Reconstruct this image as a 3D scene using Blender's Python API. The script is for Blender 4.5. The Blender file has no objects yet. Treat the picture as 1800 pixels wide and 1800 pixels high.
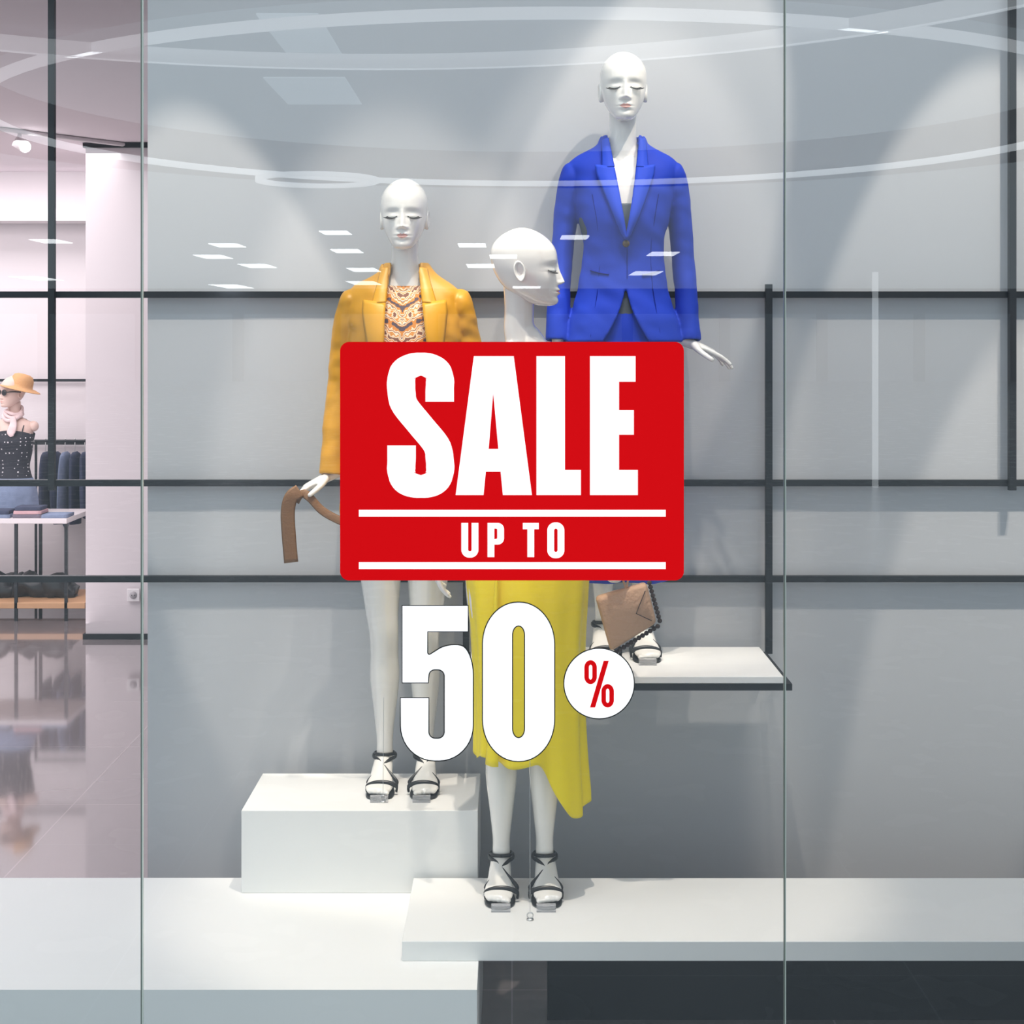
import bpy, bmesh, math, random
from mathutils import Vector, Matrix, noise
import numpy as np
random.seed(4)
scene = bpy.context.scene
try:
    scene.view_settings.view_transform = 'Standard'
    scene.view_settings.look = 'None'
except Exception: pass

# ------------------------------------------------------------ helpers
def new_mat(name, col, rough=0.5, metal=0.0, spec=0.5, coat=0.0, emis=None, estr=0.0, bump=0.0, bscale=60.0, var=0.0, vscale=5.0, alpha=1.0, sheen=0.0, trans=0.0):
    m = bpy.data.materials.new(name); m.use_nodes = True
    nt = m.node_tree; b = nt.nodes['Principled BSDF']
    b.inputs['Base Color'].default_value = (*col, 1)
    b.inputs['Roughness'].default_value = rough
    b.inputs['Metallic'].default_value = metal
    b.inputs['Specular IOR Level'].default_value = spec
    b.inputs['Coat Weight'].default_value = coat
    b.inputs['Coat Roughness'].default_value = 0.05
    b.inputs['Sheen Weight'].default_value = sheen
    b.inputs['Alpha'].default_value = alpha
    b.inputs['Transmission Weight'].default_value = trans
    if emis:
        b.inputs['Emission Color'].default_value = (*emis, 1)
        b.inputs['Emission Strength'].default_value = estr
    tc = nt.nodes.new('ShaderNodeTexCoord')
    n = nt.nodes.new('ShaderNodeTexNoise'); n.inputs['Scale'].default_value = bscale; n.inputs['Detail'].default_value = 4
    nt.links.new(tc.outputs['Object'], n.inputs['Vector'])
    if bump > 0:
        bp = nt.nodes.new('ShaderNodeBump'); bp.inputs['Strength'].default_value = bump; bp.inputs['Distance'].default_value = 0.01
        nt.links.new(n.outputs['Fac'], bp.inputs['Height']); nt.links.new(bp.outputs['Normal'], b.inputs['Normal'])
    n2 = nt.nodes.new('ShaderNodeTexNoise'); n2.inputs['Scale'].default_value = vscale
    nt.links.new(tc.outputs['Object'], n2.inputs['Vector'])
    mx = nt.nodes.new('ShaderNodeMix'); mx.data_type = 'RGBA'
    mx.inputs[6].default_value = (*[c*(1-var) for c in col], 1); mx.inputs[7].default_value = (*[min(1, c*(1+var)) for c in col], 1)
    nt.links.new(n2.outputs['Fac'], mx.inputs[0]); nt.links.new(mx.outputs[2], b.inputs['Base Color'])
    return m

def srgb(r, g, b):
    f = lambda c: (c/255/12.92) if c/255 <= 0.04045 else ((c/255+0.055)/1.055)**2.4
    return (f(r), f(g), f(b))

def mk(name, bm, mat, parent=None, smooth=True, loc=None):
    me = bpy.data.meshes.new(name)
    bmesh.ops.recalc_face_normals(bm, faces=bm.faces)
    bm.to_mesh(me); bm.free()
    for p in me.polygons: p.use_smooth = smooth
    mats = mat if isinstance(mat, (list, tuple)) else [mat]
    for m in mats: me.materials.append(m)
    o = bpy.data.objects.new(name, me); scene.collection.objects.link(o)
    if parent: o.parent = parent
    if loc: o.location = loc
    return o

def empty(name, loc=(0, 0, 0)):
    e = bpy.data.objects.new(name, None); e.empty_display_size = 0.1
    scene.collection.objects.link(e); e.location = loc
    return e

def add_box(bm, x0, x1, y0, y1, z0, z1, mi=0):
    v = [bm.verts.new(p) for p in [(x0,y0,z0),(x1,y0,z0),(x1,y1,z0),(x0,y1,z0),(x0,y0,z1),(x1,y0,z1),(x1,y1,z1),(x0,y1,z1)]]
    for f in [(0,1,2,3),(4,5,6,7),(0,1,5,4),(1,2,6,5),(2,3,7,6),(3,0,4,7)]:
        fc = bm.faces.new([v[i] for i in f]); fc.material_index = mi

def box(name, x0, x1, y0, y1, z0, z1, mat, parent=None, bevel=0.0):
    bm = bmesh.new(); add_box(bm, x0, x1, y0, y1, z0, z1)
    o = mk(name, bm, mat, parent, smooth=False)
    if bevel:
        md = o.modifiers.new('bev', 'BEVEL'); md.width = bevel; md.segments = 2
    return o

def cr(pts, n):
    P = [np.array(p, float) for p in pts]
    P = [2*P[0]-P[1]] + P + [2*P[-1]-P[-2]]
    out = []
    for i in range(1, len(P)-2):
        for k in range(n):
            t = k/n
            a, b, c, d = P[i-1], P[i], P[i+1], P[i+2]
            out.append(0.5*((2*b)+(-a+c)*t+(2*a-5*b+4*c-d)*t*t+(-a+3*b-3*c+d)*t**3))
    out.append(P[-2]); return out

def tube(bm, pts, ref=(1, 0, 0), seg=18, n=4, cap=True, fold=None, mi=0):
    S = cr(pts, n) if n > 1 else [np.array(p, float) for p in pts]
    ref = Vector(ref); rings = []
    for i, p in enumerate(S):
        a = Vector(S[max(0, i-1)][:3]); b = Vector(S[min(len(S)-1, i+1)][:3])
        t = (b-a).normalized(); s = (ref - t*ref.dot(t))
        if s.length < 1e-4: s = t.orthogonal()
        s.normalize(); q = t.cross(s)
        ring = []
        for k in range(seg):
            th = 2*math.pi*k/seg
            m = 1.0 if not fold else fold(th, i/(len(S)-1))
            ring.append(bm.verts.new(Vector(p[:3]) + s*(max(p[3], 1e-4)*math.cos(th)*m) + q*(max(p[4], 1e-4)*math.sin(th)*m)))
        rings.append(ring)
    for i in range(len(rings)-1):
        for k in range(seg):
            f = bm.faces.new([rings[i][k], rings[i][(k+1) % seg], rings[i+1][(k+1) % seg], rings[i+1][k]]); f.material_index = mi
    if cap:
        for r in (rings[0], rings[-1]):
            f = bm.faces.new(r); f.material_index = mi
    return rings

def ball(bm, c, r, rx=None, ry=None, rz=None, mi=0, u=16, v=10):
    M = Matrix.Translation(c) @ Matrix.Diagonal((rx or r, ry or r, rz or r, 1))
    g = bmesh.ops.create_uvsphere(bm, u_segments=u, v_segments=v, radius=1.0, matrix=M)
    for vt in g['verts']:
        for f in vt.link_faces: f.material_index = mi

def wire(name, pts, r, mat, parent=None, cyclic=False):
    c = bpy.data.curves.new(name, 'CURVE'); c.dimensions = '3D'; c.bevel_depth = r; c.bevel_resolution = 3; c.use_fill_caps = True
    lists = pts if isinstance(pts[0][0], (tuple, list)) else [pts]
    for pl in lists:
        sp = c.splines.new('POLY'); sp.points.add(len(pl)-1)
        for i, p in enumerate(pl): sp.points[i].co = (*p, 1)
        sp.use_cyclic_u = cyclic
    c.materials.append(mat)
    o = bpy.data.objects.new(name, c); scene.collection.objects.link(o)
    if parent: o.parent = parent
    return o

# ------------------------------------------------------------ materials
M_white = new_mat('mannequin_gloss_white', (0.88, 0.855, 0.81), 0.16, coat=0.8)
M_lip = new_mat('lip_pink', srgb(226, 170, 160), 0.3)
M_lash = new_mat('lash_black', (0.02, 0.015, 0.012), 0.6)
M_blue = new_mat('royal_blue_suiting', srgb(22, 56, 180), 0.7, spec=0.28, bump=0.10, bscale=700, var=0.08, vscale=6)
M_blue2 = new_mat('royal_blue_lapel', srgb(30, 66, 192), 0.7, spec=0.28, bump=0.10, bscale=700)
M_bseam = new_mat('royal_blue_seam', srgb(12, 30, 130), 0.9, spec=0.1)
M_mustard = new_mat('mustard_suiting', srgb(206, 148, 26), 0.42, spec=0.5, bump=0.10, bscale=500, var=0.10)
M_mustard2 = new_mat('mustard_lapel', srgb(214, 156, 34), 0.42, spec=0.5, bump=0.10, bscale=500)
M_yellow = new_mat('yellow_satin', srgb(250, 226, 0), 0.45, bump=0.05, bscale=300, var=0.04)
M_grey_cloth = new_mat('grey_camisole', srgb(70, 80, 92), 0.8, bump=0.1, bscale=600)
M_black = new_mat('black_leather', (0.015, 0.016, 0.018), 0.35)
M_tan = new_mat('tan_leather', srgb(204, 164, 132), 0.6, bump=0.3, bscale=120, var=0.12)
M_brown = new_mat('brown_belt', srgb(124, 88, 56), 0.6, bump=0.2, bscale=200)
M_pom = new_mat('dark_brown_trim', srgb(58, 44, 40), 0.9)
M_plat = new_mat('white_laminate', srgb(238, 238, 236), 0.5, var=0.01)
M_metal = new_mat('black_steel', (0.018, 0.02, 0.024), 0.45, metal=0.3)
M_panel = new_mat('grey_display_panel', srgb(188, 190, 194), 0.34, var=0.04, vscale=1.2)
M_acryl = new_mat('clear_acrylic', (0.92, 0.92, 0.94), 0.05, spec=0.6, trans=.75)
M_steel = new_mat('steel_cable', (0.6, 0.6, 0.6), 0.3, metal=1.0)

def pattern_mat():
    m = bpy.data.materials.new('patterned_top'); m.use_nodes = True; nt = m.node_tree; b = nt.nodes['Principled BSDF']
    b.inputs['Roughness'].default_value = 0.6
    tc = nt.nodes.new('ShaderNodeTexCoord'); sp = nt.nodes.new('ShaderNodeSeparateXYZ'); nt.links.new(tc.outputs['Object'], sp.inputs[0])
    ab = nt.nodes.new('ShaderNodeMath'); ab.operation = 'ABSOLUTE'; nt.links.new(sp.outputs['X'], ab.inputs[0])
    cb = nt.nodes.new('ShaderNodeCombineXYZ'); nt.links.new(ab.outputs[0], cb.inputs[0]); nt.links.new(sp.outputs['Z'], cb.inputs[2])
    mp = nt.nodes.new('ShaderNodeMapping'); mp.inputs['Rotation'].default_value = (0, math.radians(34), 0); nt.links.new(cb.outputs[0], mp.inputs[0])
    w = nt.nodes.new('ShaderNodeTexWave'); w.bands_direction = 'Z'; w.inputs['Scale'].default_value = 5.5; w.inputs['Distortion'].default_value = 1.8; w.inputs['Detail'].default_value = 2; w.inputs['Detail Scale'].default_value = 5
    nt.links.new(mp.outputs[0], w.inputs['Vector'])
    v = nt.nodes.new('ShaderNodeTexVoronoi'); v.inputs['Scale'].default_value = 90; nt.links.new(cb.outputs[0], v.inputs['Vector'])
    ad = nt.nodes.new('ShaderNodeMath'); ad.operation = 'MULTIPLY_ADD'; ad.inputs[1].default_value = 0.4; nt.links.new(v.outputs['Distance'], ad.inputs[0]); nt.links.new(w.outputs['Fac'], ad.inputs[2])
    mm = nt.nodes.new('ShaderNodeMath'); mm.operation = 'MULTIPLY'; mm.inputs[1].default_value = 0.76; nt.links.new(ad.outputs[0], mm.inputs[0])
    r = nt.nodes.new('ShaderNodeValToRGB'); r.color_ramp.interpolation = 'CONSTANT'
    e = r.color_ramp.elements; e[0].position = 0; e[0].color = (*srgb(70, 52, 66), 1); e[1].position = 0.92; e[1].color = (*srgb(120, 66, 40), 1)
    for p, c in [(0.20, srgb(204, 126, 30)), (0.34, srgb(228, 208, 182)), (0.44, srgb(206, 140, 56)), (0.52, srgb(98, 70, 80)), (0.60, srgb(230, 212, 188)), (0.72, srgb(206, 132, 40)), (0.82, srgb(226, 200, 168))]:
        q = e.new(p); q.color = (*c, 1)
    nt.links.new(mm.outputs[0], r.inputs[0]); nt.links.new(r.outputs[0], b.inputs['Base Color'])
    return m
M_pattern = pattern_mat()

def tile_mat(name, c1, c2, rough, sx=0.9, coat=0.0):
    m = bpy.data.materials.new(name); m.use_nodes = True; nt = m.node_tree; b = nt.nodes['Principled BSDF']
    b.inputs['Coat Weight'].default_value = coat; b.inputs['Coat Roughness'].default_value = .05
    tc = nt.nodes.new('ShaderNodeTexCoord')
    br = nt.nodes.new('ShaderNodeTexBrick'); br.offset = 0.0; br.inputs['Scale'].default_value = 1.0
    br.inputs['Brick Width'].default_value = sx; br.inputs['Row Height'].default_value = sx
    br.inputs['Mortar Size'].default_value = 0.003; br.inputs['Mortar Smooth'].default_value = 0.1
    br.inputs['Color1'].default_value = (*c1, 1); br.inputs['Color2'].default_value = (*c2, 1)
    br.inputs['Mortar'].default_value = (*[c*1.4 for c in c1], 1)
    nt.links.new(tc.outputs['Object'], br.inputs['Vector']); nt.links.new(br.outputs['Color'], b.inputs['Base Color'])
    n = nt.nodes.new('ShaderNodeTexNoise'); n.inputs['Scale'].default_value = 3
    nt.links.new(tc.outputs['Object'], n.inputs['Vector'])
    mr = nt.nodes.new('ShaderNodeMapRange'); mr.inputs[3].default_value = rough*0.8; mr.inputs[4].default_value = rough*1.3
    nt.links.new(n.outputs['Fac'], mr.inputs[0]); nt.links.new(mr.outputs[0], b.inputs['Roughness'])
    return m
M_floor = tile_mat('polished_taupe_tile', srgb(144, 135, 136), srgb(139, 131, 132), 0.08, coat=1.0)
M_mallfloor = tile_mat('mall_floor_tile', srgb(165, 170, 175), srgb(160, 166, 172), 0.25, 1.2)
M_pink = new_mat('blush_paint', srgb(226, 219, 221), 0.7, var=0.01)
M_ceil = new_mat('shop_ceiling_paint', srgb(220, 211, 216), 0.8, var=0.01)
M_pillar = new_mat('pillar_paint', srgb(218, 209, 212), 0.6, var=0.01)
M_bayw = new_mat('bay_paint', srgb(185, 188, 192), 0.7)

# ------------------------------------------------------------ room shell
def quad(name, pts, mat):
    bm = bmesh.new(); bm.faces.new([bm.verts.new(p) for p in pts]); return mk(name, bm, mat, smooth=False)
GY = 3.5; BH = 5.2
box('floor', -8, 3, GY, 12, -0.1, 0, M_floor)
box('mall_floor', -30, 30, -70, GY-0.001, -0.1, 0, M_mallfloor)
box('ceiling', -8, 3, 5.0, 12, 3.17, 3.27, M_ceil)
box('ceiling_bay', -8, 3, GY, 5.0, BH, BH+.1, M_bayw)
box('wall_bulkhead', -8, 3, 5.0, 5.1, 3.28, BH, M_bayw)
box('wall_back', -8, 3, 11.5, 11.6, 0, 3.17, M_pink)
box('wall_left', -8.1, -8, GY, 12, 0, BH+.1, M_pink)
box('wall_right', 3, 3.1, GY, 12, 0, BH+.1, M_bayw)
box('display_panel', -1.16, 2.98, 4.89, 4.95, 0.0, BH-.01, M_panel)
box('ceiling_cove_ledge', -8, 3, 11.2, 11.49, 2.78, 2.86, M_pink)

pil = empty('pillar', (0, 0, 0))
box('shaft', -2.72, -2.0, 9.8, 10.5, 0.0, 3.169, M_pillar, pil)
box('base_trim', -2.735, -1.985, 9.785, 10.5, 0.0, 0.035, M_metal, pil)
box('head_trim', -2.735, -1.985, 9.785, 10.5, 3.135, 3.165, M_metal, pil)
so = empty('wall_socket', (-2.41, 9.785, 0.285))
box('plate', -0.04, 0.04, -0.012, 0.0, -0.04, 0.04, new_mat('socket_plastic', srgb(232, 226, 228), 0.4), so, 0.003)
bm = bmesh.new()
tube(bm, [(0, -0.0125, 0, 0.024, 0.024), (0, -0.016, 0, 0.022, 0.022)], n=1, seg=24)
mk('rim', bm, new_mat('socket_ring', srgb(170, 164, 168), 0.5), so)
bm = bmesh.new()
for x in (-0.009, 0.009): tube(bm, [(x, -0.0162, 0, 0.003, 0.003), (x, -0.018, 0, 0.003, 0.003)], n=1, seg=10)
mk('holes', bm, M_black, so)

fr = empty('steel_frame')
FY0, FY1 = 4.862, 4.882
for i, z in enumerate((2.048, 1.451, 1.147)):
    box('rail_%d' % (i+1), -2.4, 2.6, FY0, FY1, z-0.010, z+0.010, M_metal, fr)
box('post_1', -1.463, -1.443, FY0-0.021, FY0-0.001, 1.43, BH-.01, M_metal, fr)
box('post_2', 1.568, 1.590, FY0-0.021, FY0-0.001, 1.43, BH-.01, M_metal, fr)
box('post_3', 0.800, 0.821, FY0-0.021, FY0-0.001, 0.915, 2.08, M_metal, fr)
box('post_4', -0.155, -0.135, FY0-0.021, FY0-0.001, 0.915, 2.00, M_metal, fr)

sh = empty('hanging_display_shelf')
box('board', -0.125, 0.775, 4.385, 4.81, 0.923, 0.943, M_plat, sh, 0.002)
bm = bmesh.new()
add_box(bm, -0.125, 0.780, 4.385, 4.405, 0.903, 0.922)
add_box(bm, -0.150, -0.131, 4.385, 4.84, 0.903, 0.922)
add_box(bm, 0.781, 0.800, 4.385, 4.84, 0.903, 0.922)
mk('support_frame', bm, M_metal, sh, smooth=False)

bm = bmesh.new(); add_box(bm, -2.6, -0.086, 3.761, 4.547, 0.0, 0.312); add_box(bm, -0.76, -0.11, 4.547, 4.79, 0.0, 0.311)
o = mk('low_platform', bm, M_plat, smooth=False)
box('display_block', -0.779, -0.098, 4.42, 4.80, 0.312, 0.55, M_plat, None, 0.002)
sl = empty('front_platform')
box('slab', -0.282, 2.6, 3.935, 4.40, 0.312, 0.363, M_plat, sl, 0.002)
box('recessed_plinth', 0.1, 2.5, 4.30, 4.38, 0.0, 0.3115, M_metal, sl)

# ------------------------------------------------------------ window glass
def glass_mat():
    m = bpy.data.materials.new('shopfront_glass'); m.use_nodes = True; nt = m.node_tree; nt.nodes.clear()
    out = nt.nodes.new('ShaderNodeOutputMaterial'); mix = nt.nodes.new('ShaderNodeMixShader')
    t = nt.nodes.new('ShaderNodeBsdfTransparent'); t.inputs['Color'].default_value = (0.97, 0.98, 0.98, 1)
    g = nt.nodes.new('ShaderNodeBsdfGlossy'); g.inputs['Roughness'].default_value = 0.0; g.inputs['Color'].default_value = (0.93, 0.97, 1, 1)
    lw = nt.nodes.new('ShaderNodeFresnel'); lw.inputs['IOR'].default_value = 1.5
    mu = nt.nodes.new('ShaderNodeMath'); mu.operation = 'MULTIPLY'; mu.inputs[1].default_value = 1.75; mu.use_clamp = True
    nt.links.new(lw.outputs[0], mu.inputs[0]); nt.links.new(mu.outputs[0], mix.inputs[0])
    nt.links.new(t.outputs[0], mix.inputs[1]); nt.links.new(g.outputs[0], mix.inputs[2]); nt.links.new(mix.outputs[0], out.inputs[0])
    return m
M_glass = glass_mat()
S1, S2 = -0.843, 0.621
for i, (a, b) in enumerate([(-7.9, S1-0.003), (S1+0.003, S2-0.0025), (S2+0.0025, 2.95)]):
    quad('window_%d' % (i+1), [(a, GY, 0.0), (b, GY, 0.0), (b, GY, BH-.02), (a, GY, BH-.02)], M_glass)
M_seam = new_mat('silicone_seam', srgb(120, 128, 120), 0.3)
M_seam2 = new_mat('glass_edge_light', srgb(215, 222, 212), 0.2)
for i, x in enumerate((S1, S2)):
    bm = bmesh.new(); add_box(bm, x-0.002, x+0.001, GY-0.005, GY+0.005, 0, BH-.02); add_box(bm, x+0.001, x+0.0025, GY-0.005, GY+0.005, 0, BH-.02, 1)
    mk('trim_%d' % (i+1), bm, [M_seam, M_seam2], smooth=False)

# ------------------------------------------------------------ sale decal (vinyl on the glass)
U = GY/2700.0
dec = empty('sale_window_decal', (0, GY-0.002, 0))
V_red = new_mat('vinyl_red_glow', srgb(190, 6, 12), 0.7, spec=0.05, emis=srgb(208, 8, 16), estr=0.6)  # emission stands in for light falling on the red vinyl
V_white = new_mat('vinyl_white_glow', (0.85, 0.85, 0.84), 0.7, spec=0.05, emis=(1, 1, 1), estr=0.72)  # plain vinyl given its own glow so the lettering reaches full white
V_black = new_mat('vinyl_black', (0.01, 0.01, 0.01), 0.6)
def L2(p): return ((p[0]-900)*U, 1.9-(p[1]-600)*U)
def shape(name, loops, mat, layer):
    c = bpy.data.curves.new(name, 'CURVE'); c.dimensions = '2D'; c.fill_mode = 'BOTH'; c.extrude = 0.0001
    for lp in loops:
        sp = c.splines.new('POLY'); sp.points.add(len(lp)-1)
        for i, p in enumerate(lp):
            x, z = L2(p); sp.points[i].co = (x, z, 0, 1)
        sp.use_cyclic_u = True
    c.materials.append(mat)
    o = bpy.data.objects.new(name, c); scene.collection.objects.link(o); o.parent = dec
    o.rotation_euler = (math.radians(90), 0, 0); o.location = (0, -layer*0.0006, 0)
    return o
def rpoly(pts, n=8):
    out = []; N = len(pts)
    for i in range(N):
        p = Vector(pts[i][:2]); r = pts[i][2] if len(pts[i]) > 2 else 0
        if r <= 0: out.append(tuple(p)); continue
        a = Vector(pts[i-1][:2]); b = Vector(pts[(i+1) % N][:2])
        ra = min(r, (a-p).length*0.5 if (len(pts[i-1]) > 2 and pts[i-1][2] > 0) else (a-p).length)
        rb = min(r, (b-p).length*0.5 if (len(pts[(i+1) % N]) > 2 and pts[(i+1) % N][2] > 0) else (b-p).length)
        if len(pts[i]) > 3: ra, rb = pts[i][2], pts[i][3]
        A = p+(a-p).normalized()*ra; B = p+(b-p).normalized()*rb
        for k in range(n+1):
            t = math.pi/2*k/n
            out.append(tuple(A+(p-A)*math.sin(t)+(B-p)*(1-math.cos(t))))
    return out
def rrect(x0, y0, x1, y1, rx, ry=None, n=14):
    ry = ry or rx; out = []
    for cx, cy, a0 in ((x1-rx, y0+ry, -90), (x1-rx, y1-ry, 0), (x0+rx, y1-ry, 90), (x0+rx, y0+ry, 180)):
        for k in range(n+1):
            a = math.radians(a0+90*k/n); out.append((cx+rx*math.cos(a), cy+ry*math.sin(a)))
    return out
def stroke(cl, wv, wh, n=10):
    S = cr(cl, n); A = []; B = []
    for i, p in enumerate(S):
        a = S[max(0, i-1)]; b = S[min(len(S)-1, i+1)]; t = Vector((b-a).tolist()); t.normalize()
        w = (wv*abs(t.y)+wh*abs(t.x))/(abs(t.x)+abs(t.y))
        if abs(t.x) > .3 and abs(t.y) > .3: w *= 1.02
        nn = Vector((-t.y, t.x))*w/2
        A.append((p[0]+nn.x, p[1]+nn.y)); B.append((p[0]-nn.x, p[1]-nn.y))
    return A+B[::-1]
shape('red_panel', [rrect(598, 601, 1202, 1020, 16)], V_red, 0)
Sc = [(773, 706), (773, 686), (773, 664), (765, 648), (740, 640), (714, 648), (706, 664), (706, 690), (712, 713), (739, 747), (767, 782), (773, 808), (773, 831), (764, 848), (740, 855), (715, 848), (706, 831), (706, 806), (706, 783)]
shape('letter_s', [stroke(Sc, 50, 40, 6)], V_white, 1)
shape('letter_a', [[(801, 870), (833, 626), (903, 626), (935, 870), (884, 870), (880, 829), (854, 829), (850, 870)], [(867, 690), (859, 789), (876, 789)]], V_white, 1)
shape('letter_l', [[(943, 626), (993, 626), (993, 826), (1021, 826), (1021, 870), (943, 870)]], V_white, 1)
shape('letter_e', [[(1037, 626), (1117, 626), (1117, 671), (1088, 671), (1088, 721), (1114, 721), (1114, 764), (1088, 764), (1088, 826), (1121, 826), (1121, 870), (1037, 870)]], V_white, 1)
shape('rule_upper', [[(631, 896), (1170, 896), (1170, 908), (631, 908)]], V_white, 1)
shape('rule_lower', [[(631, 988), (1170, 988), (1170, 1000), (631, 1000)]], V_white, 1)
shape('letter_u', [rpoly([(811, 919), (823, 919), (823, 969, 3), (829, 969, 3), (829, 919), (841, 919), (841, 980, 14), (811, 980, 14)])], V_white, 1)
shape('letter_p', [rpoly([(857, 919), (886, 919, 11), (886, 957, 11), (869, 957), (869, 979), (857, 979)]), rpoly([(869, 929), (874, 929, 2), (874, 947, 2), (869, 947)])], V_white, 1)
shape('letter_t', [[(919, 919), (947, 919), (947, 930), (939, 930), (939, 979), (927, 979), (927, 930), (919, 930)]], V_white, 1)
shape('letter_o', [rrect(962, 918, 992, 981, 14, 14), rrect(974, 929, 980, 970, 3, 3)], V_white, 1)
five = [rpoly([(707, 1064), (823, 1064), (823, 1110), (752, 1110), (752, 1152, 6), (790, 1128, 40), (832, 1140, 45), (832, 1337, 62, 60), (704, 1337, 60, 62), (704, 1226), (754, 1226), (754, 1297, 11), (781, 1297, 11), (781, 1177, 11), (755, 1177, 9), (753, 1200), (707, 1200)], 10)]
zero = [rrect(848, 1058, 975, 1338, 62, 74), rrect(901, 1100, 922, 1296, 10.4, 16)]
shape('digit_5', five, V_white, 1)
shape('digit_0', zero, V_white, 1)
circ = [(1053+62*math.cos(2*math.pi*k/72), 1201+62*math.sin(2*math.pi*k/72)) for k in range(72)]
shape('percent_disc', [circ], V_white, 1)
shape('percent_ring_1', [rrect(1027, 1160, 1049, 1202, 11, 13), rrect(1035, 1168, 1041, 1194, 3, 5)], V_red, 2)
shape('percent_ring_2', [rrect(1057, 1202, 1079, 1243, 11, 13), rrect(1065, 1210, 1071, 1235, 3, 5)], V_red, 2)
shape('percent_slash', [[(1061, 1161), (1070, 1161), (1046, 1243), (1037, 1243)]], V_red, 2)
outl = []
for lp in five+zero+[circ]:
    outl.append([(L2(p)[0], -0.0008, L2(p)[1]) for p in lp])
wire('outline', outl, 0.0013, V_black, dec, cyclic=True)

# ------------------------------------------------------------ mannequin head
HT = [(0.0, .006, -.066, -.052), (0.003, .020, -.080, -.030), (.010, .030, -.086, -.008), (.022, .039, -.088, .015), (.040, .050, -.089, .045), (.060, .059, -.089, .066),
      (.080, .065, -.089, .080), (.100, .069, -.088, .090), (.120, .0715, -.089, .096), (.140, .072, -.089, .099), (.160, .070, -.084, .097),
      (.180, .0625, -.071, .087), (.198, .049, -.051, .069), (.211, .032, -.028, .047), (.218, .016, -.007, .027), (.220, .001, .008, .012)]
HR = np.array(cr(HT, 12))
def hsec(h):
    return [float(np.interp(h, HR[:, 0], HR[:, k])) for k in (1, 2, 3)]
def G(d, s): return math.exp(-(d*d)/(2*s*s))
def face_disp(x, h):
    ax = abs(x); d = 0.0
    if h > .0585: t = max(0, min(1, (.120-h)/(.120-.068))); a = .003+.017*t**1.2; a *= 1 if h > .067 else max(0, (h-.0585)/.0085)**.6; a *= max(0, min(1, (.135-h)/.02))
    else: a = 0
    w = .0048+.0030*max(0, min(1, (.110-h)/.05))
    d += a*G(x, w)
    d += .005*G(ax-.0115, .0045)*G(h-.064, .0045)
    d -= .0075*G(ax-.030, .015)*G(h-.106, .0105)
    d += .0058*G(ax-.030, .0125)*G(h-.101, .0065)
    d -= .0015*G(ax-.030, .013)*G(h-.0940, .0018)
    d += .0025*G(ax-.032, .018)*G(h-.124, .007)
    d += .0030*G(ax-.038, .014)*G(h-.074, .014)
    d += .0045*G(x, .016)*G(h-.041, .014)
    d += .0040*G(ax-.006, .0080)*G(h-.0455, .0030)
    d += .0045*G(x, .0100)*G(h-.0355, .0035)
    d -= .0032*G(x, .013)*G(h-.0405, .0014)
    d -= .0025*G(x, .014)*G(h-.027, .004)
    d += .0045*G(x, .013)*G(h-.012, .008)
    return d
def face_y(x, h):
    w, f, b = hsec(h); yc = (f+b)/2; dd = (b-f)/2
    s = max(-.999, min(.999, x/w)); c = math.sqrt(1-s*s); return yc-dd*c-face_disp(x, h)*min(1, c*1.6)
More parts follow.
